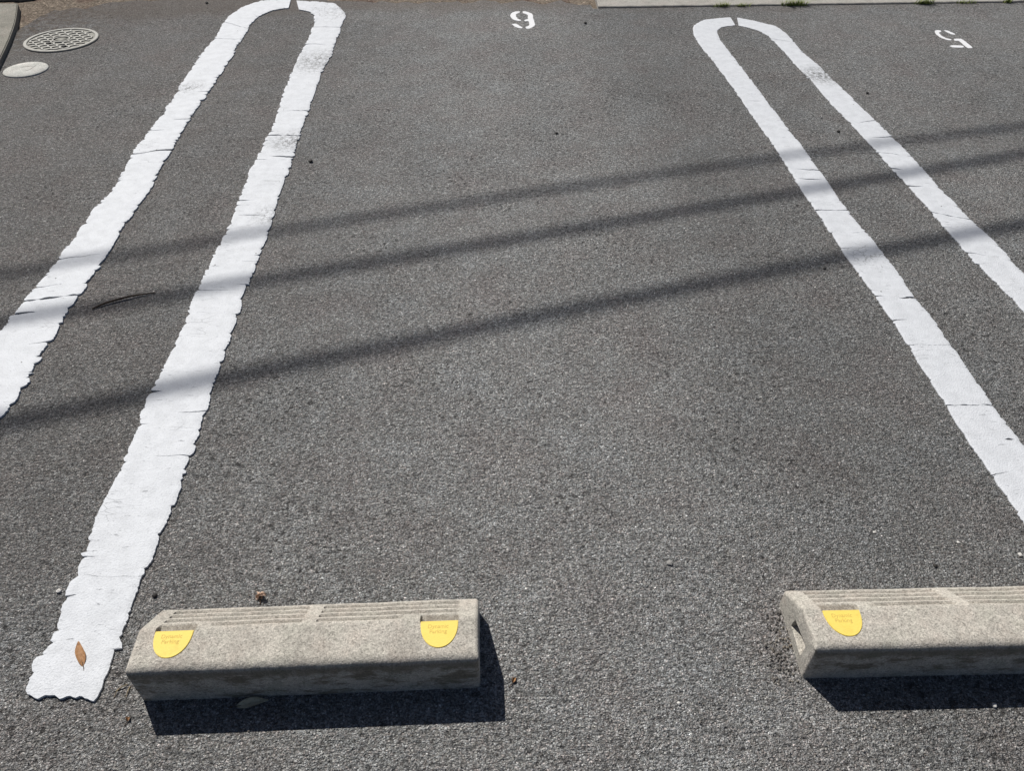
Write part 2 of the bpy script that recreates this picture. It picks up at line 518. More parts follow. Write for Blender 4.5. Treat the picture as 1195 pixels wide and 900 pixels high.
# ---------------------------------------------------------------- painted stripes
def strip(name, left_px, right_px, parent, origin, cracks, seed, amp=1.0, ends=(0.0, 0.0), thick=.0032):
    """thermoplastic stripe: matched left / right edge points (survey pixels), broken
    into overlapping plates with ragged sides; cracks = (row fraction pos, u0, u1, width)"""
    L = [g(*p) for p in left_px]; Rr = [g(*p) for p in right_px]
    mid = [(a + b) / 2 for a, b in zip(L, Rr)]
    cum = [0.0]
    for a, b in zip(mid[:-1], mid[1:]): cum.append(cum[-1] + (b - a).length)
    T = cum[-1]
    rr = random.Random(seed)

    def samp(pts, s):
        s = min(max(s, 0), T)
        i = 0
        while i < len(cum) - 2 and cum[i + 1] < s: i += 1
        t = (s - cum[i]) / max(1e-9, cum[i + 1] - cum[i])
        p0 = pts[max(0, i - 1)]; p1 = pts[i]; p2 = pts[i + 1]; p3 = pts[min(len(pts) - 1, i + 2)]
        lin = p1.lerp(p2, t)
        cat = .5 * ((2 * p1) + (p2 - p0) * t + (2 * p0 - 5 * p1 + 4 * p2 - p3) * t * t + (3 * p1 - p0 - 3 * p2 + p3) * t ** 3)
        return cat.lerp(lin, .5)

    # crack list: (s0, side u0, u1, width, jag phase)
    cr = []
    for (px, py, u0, u1, wd) in cracks:
        P = g(px, py)
        best = min(range(400), key=lambda q: (samp(mid, T * q / 399) - P).length)
        cr.append((T * best / 399, u0, u1, wd, rr.random() * 50))
    s = .05
    while s < T - .03:                                   # hairline breaks every few centimetres
        if rr.random() < .38:
            sd = rr.random()
            ln = rr.uniform(.05, .3)
            if rr.random() < .06: u0, u1 = 0, 1
            elif sd < .5: u0, u1 = 0, ln
            else: u0, u1 = 1 - ln, 1
            if all(abs(s - c[0]) > .03 for c in cr):
                cr.append((s, u0, u1, rr.uniform(.0007, .0020), rr.random() * 50))
        s += rr.uniform(.035, .12)
    cr.sort()
    # side lobes between breaks
    brk = [sorted([c[0] for c in cr if (c[1] <= .02 if side == 0 else c[2] >= .98)] + [rr.uniform(0, T) for _ in range(int(T / .042))]) for side in (0, 1)]

    def lobes(bks, sd):
        bks = [0] + bks + [T]
        offs = [(rr.uniform(-.0030, .0030), rr.uniform(-.0028, .0028)) for _ in bks]
        return bks, offs
    LB = [lobes(brk[0], 0), lobes(brk[1], 1)]

    def edge_off(side, s):
        bks, offs = LB[side]
        i = 0
        import bisect
        i = max(0, min(len(bks) - 2, bisect.bisect_right(bks, s) - 1))
        a, b = bks[i], bks[i + 1]
        t = (s - a) / max(b - a, 1e-5)
        base = offs[i][0] + offs[i][1] * (t - .5) * 2
        rounding = -.0042 * (abs(2 * t - 1) ** 5) * min(1, (b - a) / .03)
        fine = .0024 * noise.noise(Vector((s * 160, side * 9, seed))) + .0022 * noise.noise(Vector((s * 48, side * 9, seed + 3)))
        return amp * (base + rounding + fine) + .002 * noise.noise(Vector((s * 6, side, seed)))

    N = 22
    rows = []                                            # (s, kind) kind: None or crack index with -1/+1
    s = 0.0
    while s < T:
        rows.append((s, None, 0)); s += .0038
    rows.append((T, None, 0))
    for ci, c in enumerate(cr):
        rows = [r_ for r_ in rows if abs(r_[0] - c[0]) > .004 or r_[1] is not None or r_[0] in (0.0, T)]
        rows.append((c[0] - 1e-6, ci, -1)); rows.append((c[0] + 1e-6, ci, 1))
    rows.sort(key=lambda r_: r_[0])

    def jag(s, u):
        t = 0
        for c in cr:
            d = abs(s - c[0])
            if d < .028:
                w = (1 - d / .028) ** 2
                t += w * (.006 * noise.noise(Vector((u * 3.1, c[4], 0))) + .0022 * noise.noise(Vector((u * 14, c[4], 2))))
        return t

    def shape(c, u):
        u0, u1, wd = c[1], c[2], c[3]
        if u < u0 - 1e-6 or u > u1 + 1e-6: return 0.0
        if u0 <= .01 and u1 >= .99: f_ = .55 + .45 * noise.noise(Vector((u * 6, c[4], 9))) * 2
        elif u0 <= .01: f_ = max(0.0, 1 - u / u1) ** .7
        elif u1 >= .99: f_ = max(0.0, (u - u0) / (1 - u0)) ** .7
        else: f_ = math.sin(math.pi * (u - u0) / (u1 - u0))
        return max(0.0, wd * f_)

    vs, fs = [], []
    e0, e1 = ends
    for (s, ci, sg) in rows:
        a = samp(L, s); b = samp(Rr, s)
        ds = .004
        t = (samp(mid, min(T, s + ds)) - samp(mid, max(0, s - ds))).normalized()
        acr = (b - a).normalized()
        a2 = a - acr * edge_off(0, s); b2 = b + acr * edge_off(1, s)
        for j in range(N + 1):
            u = j / N
            p = a2.lerp(b2, u)
            off = jag(s, u)
            if ci is not None: off += sg * shape(cr[ci], u) * .5
            fr = min(1.0, min(s, T - s) / .03)
            if s < .06 and e0:
                off += (1 - s / .06) * (e0 * (.6 * noise.noise(Vector((u * 3.3, seed, 1))) + .4 * noise.noise(Vector((u * 9, seed, 2)))))
            if T - s < .06 and e1:
                off += (1 - (T - s) / .06) * (e1 * (.6 * noise.noise(Vector((u * 3.3, seed, 11))) + .4 * noise.noise(Vector((u * 9, seed, 12)))))
            p = p + t * off
            z = thick + .0005 * noise.noise(Vector((p.x * 30, p.y * 30, 0)))
            if j in (0, N): z -= .0011
            elif j in (1, N - 1): z -= .0002
            vs.append((p.x, p.y, z))
    W = N + 1
    for i in range(len(rows) - 1):
        ci = rows[i][1]
        crack = (ci is not None and rows[i][2] == -1 and rows[i + 1][1] == ci)
        for j in range(N):
            if crack:
                u0_, u1_ = j / N, (j + 1) / N
                if max(shape(cr[ci], u0_), shape(cr[ci], u1_)) >= 0: 
                    if shape(cr[ci], u0_) + shape(cr[ci], u1_) > 2e-5: continue
            fs.append((i * W + j, i * W + j + 1, (i + 1) * W + j + 1, (i + 1) * W + j))
    me = bpy.data.meshes.new(name)
    me.from_pydata([(v[0] - origin[0], v[1] - origin[1], v[2]) for v in vs], [], fs)
    bm = bmesh.new(); bm.from_mesh(me)
    bmesh.ops.delete(bm, geom=[v for v in bm.verts if not v.link_faces], context='VERTS')
    bmesh.ops.remove_doubles(bm, verts=bm.verts[:], dist=4e-6)
    bmesh.ops.recalc_face_normals(bm, faces=bm.faces[:])
    if sum(f_.normal.z for f_ in bm.faces) < 0: bmesh.ops.reverse_faces(bm, faces=bm.faces[:])
    be = [e for e in bm.edges if len(e.link_faces) == 1]
    ret = bmesh.ops.extrude_edge_only(bm, edges=be)
    for v in [q for q in ret['geom'] if isinstance(q, bmesh.types.BMVert)]:
        v.co.z = -.002
    bm.to_mesh(me); bm.free()
    me.materials.append(M_PAINT)
    o = bpy.data.objects.new(name, me); COL.objects.link(o)
    o.parent = parent
    return o


# ----- left U: right leg (near end -> top), then left leg
u1_o = g(300, 300)
U1 = empty('parking_line', u1_o)
tag(U1, 'left white double line, cracked, its near end beside the left wheel stop', 'painted line', 'white U-shaped double lines between the stalls')
rl_L = [(33, 812), (37, 793), (42, 774), (62, 747), (65, 733), (80, 691), (98, 649), (114, 607), (137, 556), (160, 500), (183, 445), (202, 410), (216, 375), (231, 340), (247, 305), (265, 270), (279, 235), (290, 205), (301, 183), (317, 151), (328, 120), (339, 88), (347, 68), (358, 50), (366, 30), (367, 19), (360, 14), (349, 11.5)]
rl_R = [(113, 819), (123, 795), (132, 775), (143, 752), (147, 733), (160, 691), (179, 649), (197, 607), (216, 556), (235, 500), (251, 445), (264, 410), (276, 375), (287, 340), (301, 305), (314, 270), (324, 235), (335, 205), (342, 185), (352, 151), (364, 120), (374, 88), (386, 68), (392, 50), (399, 30), (403, 16), (389, 4), (346, 1)]
c1 = [(200, 482, .55, 1, .004), (172, 461, 0, .16, .010), (215, 532, .45, 1, .0025), (112, 651, 0, .2, .003), (100, 700, 0, .12, .004), (135, 640, .5, .62, .001), (265, 341, .0, .9, .0028), (290, 305, .6, 1, .002),
      (307, 252, .1, .75, .004), (296, 236, 0, .35, .008), (329, 183, .35, 1, .016), (322, 188, 0, .4, .004), (336, 159, 0, 1, .010), (346, 130, .1, 1, .005), (372, 52, 0, 1, .007), (380, 32, 0, 1, .008)]
strip('painted_strip', rl_L, rl_R, U1, u1_o, c1, 11, 1.35, ends=(.014, .001), thick=.0056)
ll_L = [(-200, 650), (-124, 550), (-62, 470), (-31, 430), (0, 388), (23, 361), (44, 334), (67, 305), (83, 284), (105, 253), (134, 218), (158, 176), (190, 134), (206, 109), (225, 77), (238, 60), (251, 44), (262, 26), (270, 18), (281, 10), (302, 2), (325, 0), (340, -1)]
ll_R = [(-100, 642), (-33, 542), (24, 462), (46, 422), (70, 380), (88, 354), (107, 326), (126, 298), (139, 277), (157, 247), (181, 212), (203, 172), (227, 132), (244, 108), (264, 77), (275.5, 58), (282.5, 46), (290, 34), (294, 27), (301, 21), (315, 13.5), (328, 11), (337, 10)]
c2 = [(72, 350, 0, 1, .014), (30, 364, 0, .4, .016), (60, 333, 0, .5, .005), (94, 301, .0, .9, .005), (190, 178, .2, 1, .016), (172, 180, 0, .3, .01), (205, 152, 0, .5, .006), (228, 140, .5, 1, .008), (240, 108, .7, 1, .008), (20, 405, .7, 1, .004), (262, 46, 0, 1, .005), (275, 30, 0, 1, .008)]
strip('painted_strip', ll_L, ll_R, U1, u1_o, c2, 23, 1.75, ends=(.01, .001), thick=.0062)

# ----- right U
u2_o = g(1000, 250)
U2 = empty('parking_line', u2_o)
tag(U2, 'right of the two white double lines, cleaner, running out past the right frame edge', 'painted line', 'white U-shaped double lines between the stalls')
a_L = [(1330, 830), (1270, 733), (1195, 612), (1118.5, 499), (1105, 476), (1072, 423), (1042, 376), (1021, 346), (993.5, 309), (971, 276), (950, 244), (922, 202), (901.5, 169), (872, 127), (849, 94), (830, 69), (818, 55), (809, 40), (809, 30), (822, 23), (852, 20)]
a_R = [(1409, 830), (1345, 733), (1245, 590), (1179, 500), (1160, 476), (1123, 423), (1091, 376), (1067, 346), (1040, 309), (1014, 276), (987, 244), (959, 204), (935, 170), (902, 128), (878, 95), (860, 72), (849, 58), (839, 44), (837, 36), (844, 31.5), (858, 29.5)]
c3 = [(1130, 473, 0, 1, .005), (1055, 374, 0, .35, .005), (1062, 348, .55, 1, .012), (1020, 348, 0, .2, .006), (1155, 552, 0, .35, .003), (1175, 512, .72, .9, .007), (1005, 290, 0, .6, .003), (1000, 272, 0, 1, .002), (955, 247, 0, 1, .006), (950, 210, .1, .9, .006), (935, 199, .2, 1, .008), (880, 118, .2, .8, .003)]
strip('painted_strip', a_L, a_R, U2, u2_o, c3, 37, .75, ends=(.01, .001))
b_L = [(1385, 640), (1290, 505), (1195, 367), (1172, 341), (1145, 314.5), (1113, 280), (1082, 243), (1058, 217), (1032, 187.5), (1006, 158), (974, 126), (950, 99), (929, 77), (910, 55.6), (894.6, 41), (881, 34.5), (862, 30)]
b_R = [(1455, 640), (1350, 480), (1238, 367), (1210, 337), (1195, 321), (1165, 288), (1128, 252), (1096, 219), (1075, 195), (1037, 156), (1002, 122), (974, 95), (954, 75.5), (936, 60), (922, 44), (904, 30), (860, 20.5)]
c4 = [(1090, 218, 0, .5, .009), (1060, 180, 0, 1, .006), (1040, 160, .3, 1, .008), (1020, 142, 0, 1, .006), (1110, 253, 0, 1, .006), (1065, 200, 0, .3, .012), (1150, 300, .0, .5, .004), (925, 47, 0, .9, .004)]
strip('painted_strip', b_L, b_R, U2, u2_o, c4, 53, 1.0, ends=(.01, .001))


# ----- stencilled numbers
def number(label, polys):
    allp = [g(*p) for q in polys for p in q]
    org = sum(allp, Vector()) / len(allp)
    vs, fs = [], []
    for q in polys:
        P = [g(*p) for p in q]
        out = []
        n = len(P)
        for i in range(n):                       # round the corners and rough the sprayed edge a little
            a, b = P[i], P[(i + 1) % n]
            m = 5
            for t in range(m):
                p0 = P[i - 1]; p3 = P[(i + 2) % n]; tt = t / m
                cat = .5 * ((2 * a) + (b - p0) * tt + (2 * p0 - 5 * a + 4 * b - p3) * tt * tt + (3 * a - p0 - 3 * b + p3) * tt ** 3)
                p = cat.lerp(a.lerp(b, tt), .65)
                p.x += .0016 * noise.noise(Vector((p.x * 160, p.y * 160, 0)))
                p.y += .0030 * noise.noise(Vector((p.x * 160, p.y * 160, 8)))
                out.append(p - org)
        v, f = prism_data(out, -.001, .0012, len(vs))
        vs += v; fs += f
    o = mesh_obj('stall_number', vs, fs, M_NUM)
    o.location = org
    tag(o, label, 'painted number', 'stencilled stall numbers')
    return o


def C(sc, ox, oy, pts): return [(ox + x / sc, oy + y / sc) for x, y in pts]


number('white stencilled stall number 9 between the two double lines', [
    C(14.94, 570, 0, [(545, 195), (470, 198), (405, 222), (380, 265), (400, 312), (450, 345), (520, 362), (562, 360), (565, 345), (512, 325), (484, 290), (476, 252), (500, 235), (545, 215)]),
    C(14.94, 570, 0, [(598, 195), (640, 193), (705, 212), (762, 238), (778, 275), (778, 312), (796, 360), (812, 435), (772, 470), (702, 500), (660, 495), (645, 470), (680, 455), (712, 440), (712, 405), (698, 366), (640, 367), (622, 350), (655, 336), (690, 330), (686, 290), (688, 258), (650, 240), (600, 225)]),
    C(14.94, 570, 0, [(408, 415), (480, 410), (530, 438), (592, 477), (580, 492), (530, 485), (460, 462)])])
number('white stencilled stall number 5 read upside down near the right edge', [
    C(9.56, 1070, 0, [(200, 342), (225, 334), (265, 338), (270, 352), (244, 362), (272, 395), (330, 425), (382, 436), (380, 448), (340, 445), (270, 420), (212, 380)]),
    C(9.56, 1070, 0, [(300, 336), (342, 340), (427, 377), (418, 384), (385, 381), (338, 359)]),
    C(9.56, 1070, 0, [(413, 433), (490, 430), (545, 465), (622, 530), (570, 535), (525, 502), (470, 455), (425, 453)]),
    C(9.56, 1070, 0, [(363, 512), (400, 503), (500, 507), (527, 521), (500, 531), (400, 527)])])

# ---------------------------------------------------------------- wheel stops
BL, BD, BH = .603, .158, .101         # length, depth, height
FOLD_Y, BACK_Z = .083, .042


def resample_poly(P, step):
    out = []
    for a, b in zip(P[:-1], P[1:]):
        n = max(1, int(round((Vector(b) - Vector(a)).length / step)))
        for i in range(n): out.append(tuple(Vector(a).lerp(Vector(b), i / n)))
    out.append(P[-1])
    return out


def fillet(P, i, r, n=5):
    a, b, c = Vector(P[i - 1]), Vector(P[i]), Vector(P[(i + 1) % len(P)])
    u = (a - b).normalized(); w = (c - b).normalized()
    s, e = b + u * r, b + w * r
    return [tuple((1 - t) ** 2 * s + 2 * t * (1 - t) * b + t * t * e) for t in [k_ / n for k_ in range(n + 1)]]


# outline in (y, z): front bottom, front top, fold, back top, back bottom
base = [(0, 0), (0, BH), (FOLD_Y, BH), (BD, BACK_Z), (BD, 0)]
front = resample_poly([(0.0, 0.0), (0.0, BH - .021)], .010)
c_top = fillet(base, 1, .021, 8)
topflat = resample_poly([c_top[-1], (FOLD_Y - .004, BH)], .0025)
c_fold = fillet(base, 2, .004, 3)
slope = resample_poly([c_fold[-1], (BD - .004, BACK_Z + .004 * (BH - BACK_Z) / (BD - FOLD_Y))], .0011)
c_back = fillet(base, 3, .005, 3)
back = resample_poly([c_back[-1], (BD, 0.0)], .012)
prof = front[:-1] + c_top[:-1] + topflat[:-1] + c_fold[:-1] + slope[:-1] + c_back[:-1] + back
i_sl0 = len(front) - 1 + len(c_top) - 1 + len(topflat) - 1 + len(c_fold) - 1
slope_len = math.hypot(BD - FOLD_Y, BH - BACK_Z)
sd = Vector((BD - FOLD_Y, -(BH - BACK_Z))).normalized()      # down the slope
sn = Vector((-sd.y, sd.x))                                    # outward normal
PLX = (.0665, .5335)                                            # plate centres along the block
PW = .0335                                                    # half plate width
PANELS = [(.034, .285), (.313, .566)]
GRO = [.012, .034, .056, .077]


def sstep(a, b, x):
    t = min(1, max(0, (x - a) / (b - a))); return t * t * (3 - 2 * t)


def surf(s, y, z):
    """relief of the block: ribs on the wheel side, notches behind the reflectors"""
    dn = 0.0; dz = 0.0; gr = 0.0
    v = (Vector((y, z)) - Vector((FOLD_Y, BH))).dot(sd)
    on = y > FOLD_Y - .002 and z > BACK_Z - .001
    if on and v > 0:
        for gi, gv in enumerate(GRO):
            for (a, b) in PANELS:
                # panel ends run slightly skew
                aa, bb = a, b
                if gi == 0:
                    aa, bb = max(aa, .132 if a < .3 else aa), min(bb, .463 if a > .3 else bb)
                m = sstep(aa - .0015, aa + .0015, s) * (1 - sstep(bb - .0015, bb + .0015, s))
                w = max(0, 1 - abs(v - gv) / .0075)
                dn -= .0085 * m * min(1, w * 1.5)
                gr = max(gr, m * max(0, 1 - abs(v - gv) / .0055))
    # notch at the fold behind each reflector plate
    for px in PLX:
        m = sstep(px - PW - .0012, px - PW + .0012, s) * (1 - sstep(px + PW - .0012, px + PW + .0012, s))
        if y > FOLD_Y - .0075 and v < .030 and z > BACK_Z:
            drop = m * sstep(FOLD_Y - .0075, FOLD_Y - .0058, y)
            if z > BH - .0125: dz += (BH - .0125 - z) * drop
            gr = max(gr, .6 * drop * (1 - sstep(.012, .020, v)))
    return y + sn.x * dn, z + sn.y * dn + dz, gr


st = []
RB = .0075
for k_ in range(5): st.append((RB * (1 - math.cos(k_ / 4 * math.pi / 2)), RB * (1 - math.sin(k_ / 4 * math.pi / 2))))
stations = [(a, b) for a, b in st]
s = RB + .003
fine = [px + q for px in PLX for q in (-PW, PW)] + [e for p_ in PANELS for e in p_]
while s < BL - RB - .002:
    stations.append((s, 0))
    near_f = min(abs(s - f_) for f_ in fine)
    s += .0016 if near_f < .024 else .008
stations += [(BL - a, b) for a, b in reversed(st)]
nP = len(prof)
cen = Vector((.068, .028))
vs, fs, grime = [], [], []
for (s, ins) in stations:
    for (y, z) in prof:
        y2, z2, gr = surf(s, y, z)
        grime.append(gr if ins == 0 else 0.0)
        if ins > 0:
            # inset for the rounded end edges: pull sides in
            y2 = min(max(y2, ins), BD - ins)
            if z2 > ins: 
                if y2 > FOLD_Y: z2 = max(z2 - ins * 1.25, .001)
                else: z2 = min(z2, BH - ins)
        w = .0007 * noise.noise(Vector((s * 14, y * 14, z * 14))) + .0004 * noise.noise(Vector((s * 60, y * 60, z * 60)))
        wx = 0
        vs.append((s + wx, y2 + (w if ins == 0 else 0), max(0, z2 + (w if z2 > .004 else 0))))
for i in range(len(stations) - 1):
    for j in range(nP - 1):
        fs.append((i * nP + j, (i + 1) * nP + j, (i + 1) * nP + j + 1, i * nP + j + 1))
    fs.append((i * nP + nP - 1, (i + 1) * nP + nP - 1, (i + 1) * nP, i * nP))
# end faces with a lifting slot
hole_yz = [(.026, .014), (.048, .012), (.098, .030), (.092, .056), (.074, .062), (.030, .030)]
HOLE = [(.034, .018), (.094, .017), (.0885, .053), (.040, .059), (.030, .056)]


def end_cap(i0, x, sgn):
    ring = [i0 + j for j in range(nP)]
    hb = len(vs)
    # hole ring sampled to the same count and matched by angle
    hp = HOLE
    hc = Vector((sum(p[0] for p in hp) / len(hp), sum(p[1] for p in hp) / len(hp)))
    def ray(th):
        d = Vector((math.cos(th), math.sin(th)))
        best = None
        for a, b in zip(hp, hp[1:] + hp[:1]):
            a = Vector(a) - hc; b = Vector(b) - hc
            e = b - a
            den = d.x * e.y - d.y * e.x
            if abs(den) < 1e-12: continue
            t = (a.x * e.y - a.y * e.x) / den
            q = (a.x * d.y - a.y * d.x) / den
            if t > 0 and -1e-6 <= q <= 1 + 1e-6: best = t if best is None else min(best, t)
        return hc + d * (best or .01)
    dep = [(0, 1.0), (.002, .97), (.045, .80)]
    for (dx, sc) in dep:
        for j in range(nP):
            v = vs[i0 + j]
            th = math.atan2(v[2] - hc.y, v[1] - hc.x)
            h = ray(th)
            y = hc.x + (h.x - hc.x) * sc; z = hc.y + (h.y - hc.y) * sc
            if dx > .01: z = z + .004; y = y + .002
            vs.append((x + sgn * dx, y, z))
    for j in range(nP):
        j2 = (j + 1) % nP
        fs.append((ring[j], ring[j2], hb + j2, hb + j))
        for q in range(2):
            fs.append((hb + q * nP + j, hb + q * nP + j2, hb + (q + 1) * nP + j2, hb + (q + 1) * nP + j))
    fs.append(tuple(hb + 2 * nP + j for j in range(nP)))


end_cap(0, 0.0, 1)
end_cap((len(stations) - 1) * nP, BL, -1)

pA, pB = g(165.5, 819), g(560.5, 803)
angA = math.atan2((pB - pA).y, (pB - pA).x)
stopA = empty('wheel_stop', pA, angA)
blk = mesh_obj('concrete_block', vs, fs, M_BLOCK, stopA)
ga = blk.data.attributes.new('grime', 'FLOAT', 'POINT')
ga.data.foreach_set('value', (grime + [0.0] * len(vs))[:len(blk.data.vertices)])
for p_ in blk.data.polygons: p_.use_smooth = True
blk.data.set_sharp_from_angle(angle=R(40)) if hasattr(blk.data, 'set_sharp_from_angle') else None

# reflector plates: half-round, flush in the top face
def plate_poly():
    P = [(-PW, .0), (PW, .0)]
    out = [(-PW + .001, .0), (PW - .001, .0)]
    n = 26
    D = .051
    for k_ in range(n + 1):
        t = -math.pi / 2 + math.pi * (k_ / n)
        x = PW * math.cos(math.pi * k_ / n)
        # straighter shoulders then a round bottom
        yy = -D * (abs(math.sin(math.pi * k_ / n)) ** .85)
        out.append((x, yy - .001))
    return out


def text_mesh(lines, size):
    cu = bpy.data.curves.new('t', 'FONT')
    cu.body = lines; cu.size = size; cu.align_x = 'CENTER'; cu.align_y = 'TOP'; cu.space_line = .95
    cu.extrude = .00008
    o = bpy.data.objects.new('t', cu); COL.objects.link(o)
    dg = bpy.context.evaluated_depsgraph_get()
    me = bpy.data.meshes.new_from_object(o.evaluated_get(dg))
    bpy.data.objects.remove(o)
    return me


tm = None
for px in PLX:
    PP = plate_poly()
    bmx = bmesh.new()
    fc = bmx.faces.new([bmx.verts.new((x, y, .0016)) for x, y in PP])
    ret = bmesh.ops.extrude_face_region(bmx, geom=[fc])
    for v in [e for e in ret['geom'] if isinstance(e, bmesh.types.BMVert)]: v.co.z = -.004
    bmesh.ops.recalc_face_normals(bmx, faces=bmx.faces)
    bmesh.ops.bevel(bmx, geom=[e for e in bmx.edges if all(v.co.z > .001 for v in e.verts)], offset=.0007, segments=2, affect='EDGES')
    me = bpy.data.meshes.new('reflector_plate'); bmx.to_mesh(me); bmx.free(); me.materials.append(M_PLATE)
    pl = bpy.data.objects.new('reflector_plate', me); COL.objects.link(pl)
    pl.parent = stopA; pl.location = (px, FOLD_Y - .0065, BH)
    if tm is None:
        tm = text_mesh('Dynamic\nParking', .0105); tm.materials.clear(); tm.materials.append(M_INK)
    tx = bpy.data.objects.new('faded_lettering', tm); COL.objects.link(tx)
    tx.parent = pl; tx.location = (-.002, -.006, .00172)

tag(stopA, 'left concrete wheel stop with two yellow reflectors, beside the near end of the white line', 'wheel stop', 'concrete wheel stops at the back of the stall')


def copy_tree(o, parent=None):
    c = o.copy(); COL.objects.link(c); c.parent = parent
    for ch in list(o.children):
        copy_tree(ch, c)
    return c


stopB = copy_tree(stopA)
qA, qB = g(936.5, 792.5), g(1195, 786.8)
stopB.location = qA
stopB.rotation_euler.z = math.atan2((qB - qA).y, (qB - qA).x)
stopB['label'] = 'right concrete wheel stop with its slotted end face showing, cut off by the frame'

# ---------------------------------------------------------------- covers in the far corner
def ellipse_fit(cx_, cy_, r):
    return g(cx_, cy_), r


mc = g(72.0, 47.0); MR = .178
man = empty('manhole_cover', mc, R(12))
# rim: ring
vs, fs = [], []
n = 72
rings = [(MR, -.004), (MR, .0055), (MR - .003, .0075), (MR - .016, .0075), (MR - .018, .006), (MR - .018, -.003)]
for (r, z) in rings:
    for k_ in range(n):
        a = 2 * math.pi * k_ / n
        vs.append((r * math.cos(a), r * math.sin(a), z))
for q in range(len(rings) - 1):
    for k_ in range(n):
        k2 = (k_ + 1) % n
        fs.append((q * n + k_, q * n + k2, (q + 1) * n + k2, (q + 1) * n + k_))
mesh_obj('rim', vs, fs, M_IRON, man)
# plate, a hair smaller than the rim's inside
r0 = MR - .0175
vs = [(r0 * math.cos(2 * math.pi * k_ / n), r0 * math.sin(2 * math.pi * k_ / n), .003) for k_ in range(n)]
mesh_obj('recessed_plate', vs, [tuple(range(n))], M_IRON_D, man)
# raised wavy tread ribs (one cast pattern, one mesh)
vs, fs = [], []
def addbar(p, q, w, z0, z1):
    p, q = Vector(p), Vector(q)
    d = (q - p).normalized(); m = Vector((-d.y, d.x)) * w / 2
    p = p - d * w * .3; q = q + d * w * .3
    b = len(vs)
    for c_ in (p + m, p - m, q - m, q + m): vs.append((c_.x, c_.y, z1))
    for c_ in (p + m * 1.3, p - m * 1.3, q - m * 1.3, q + m * 1.3): vs.append((c_.x, c_.y, z0))
    fs.append((b, b + 1, b + 2, b + 3))
    for i in range(4):
        j = (i + 1) % 4
        fs.append((b + i, b + 4 + i, b + 4 + j, b + j))
cell = .042
rr_ = random.Random(2)
zi = 0
rowi = 0
y = -.165
while y < .17:
    x = -.17 + (cell / 2 if rowi % 2 else 0)
    while x < .17:
        # a 'Y' of three short ribs per cell
        for dx, dy in ((.0, .0185), (-.0190, -.0105), (.0190, -.0105)):
            a = Vector((x, y)); b = Vector((x + dx, y + dy))
            if max(a.length, b.length) < r0 - .004 and min(a.length, b.length) > .042:
                zi += 1
                addbar(a, b, .0085, .001, .0070 + .00003 * (zi % 7))
        x += cell
    y += .0325; rowi += 1
for (r, w) in ((.040, .007),):
    m = 24
    for k_ in range(m):
        a0 = 2 * math.pi * k_ / m; a1 = 2 * math.pi * (k_ + 1) / m
        addbar((r * math.cos(a0), r * math.sin(a0)), (r * math.cos(a1), r * math.sin(a1)), w, .001, .0086 + .00004 * (k_ % 3))
mesh_obj('tread_pattern', vs, fs, M_IRON, man)
# centre boss; black discs colour in the shade inside the two lifting holes
vs, fs = [], []
for (r, z) in ((.030, .001), (.029, .0062), (.0, .0065)):
    for k_ in range(24): vs.append((r * math.cos(k_ * math.pi / 12), r * math.sin(k_ * math.pi / 12), z))
for q in range(2):
    for k_ in range(24):
        k2 = (k_ + 1) % 24
        fs.append((q * 24 + k_, q * 24 + k2, (q + 1) * 24 + k2, (q + 1) * 24 + k_))
mesh_obj('centre_boss', vs, fs, M_IRON_D, man, smooth=True)
for (hx, hy) in ((57, 51.5), (75, 55)):
    hp = g(hx, hy) - mc
    ca, sa = math.cos(-R(12)), math.sin(-R(12))
    lx, ly = hp.x * ca - hp.y * sa, hp.x * sa + hp.y * ca
    vs = [(.011 * math.cos(k_ * math.pi / 8), .011 * math.sin(k_ * math.pi / 8), z) for z in (.0094, .004) for k_ in range(16)]
    fs = [tuple(range(16))] + [(k_, (k_ + 1) % 16, 16 + (k_ + 1) % 16, 16 + k_) for k_ in range(16)]
    h_ = mesh_obj('hole_shade_disc', vs, fs, M_STONE_D, man); h_.location = (lx, ly, 0)
tag(man, 'round grey cast manhole cover with raised tread pattern in the asphalt', 'manhole cover')

lc = g(30.5, 81.7)
n = 48
LR = .098
lid = empty('drain_lid', lc, R(10))
vs, fs = [], []
for (r, z) in ((LR, -.003), (LR, .0035), (LR - .002, .0055), (LR * .6, .0062), (0.0005, .0064)):
    for k_ in range(n):
        a = 2 * math.pi * k_ / n
        vs.append((r * math.cos(a), r * math.sin(a), z))
for q in range(4):
    for k_ in range(n):
        k2 = (k_ + 1) % n
        fs.append((q * n + k_, q * n + k2, (q + 1) * n + k2, (q + 1) * n + k_))
mesh_obj('lid_disc', vs, fs, M_LID, lid, smooth=True)
vs, fs = [], []
for (a, b) in (((.004, -.028), (.022, -.012)), ((.022, -.012), (.034, .040)), ((-.03, .03), (.02, .035))):
    addbar(a, b, .003, .004, .0068)
mesh_obj('cast_mark', vs, fs, M_IRON_D, lid)
tag(lid, 'small round whitish lid in the asphalt just below the manhole cover', 'drain lid')


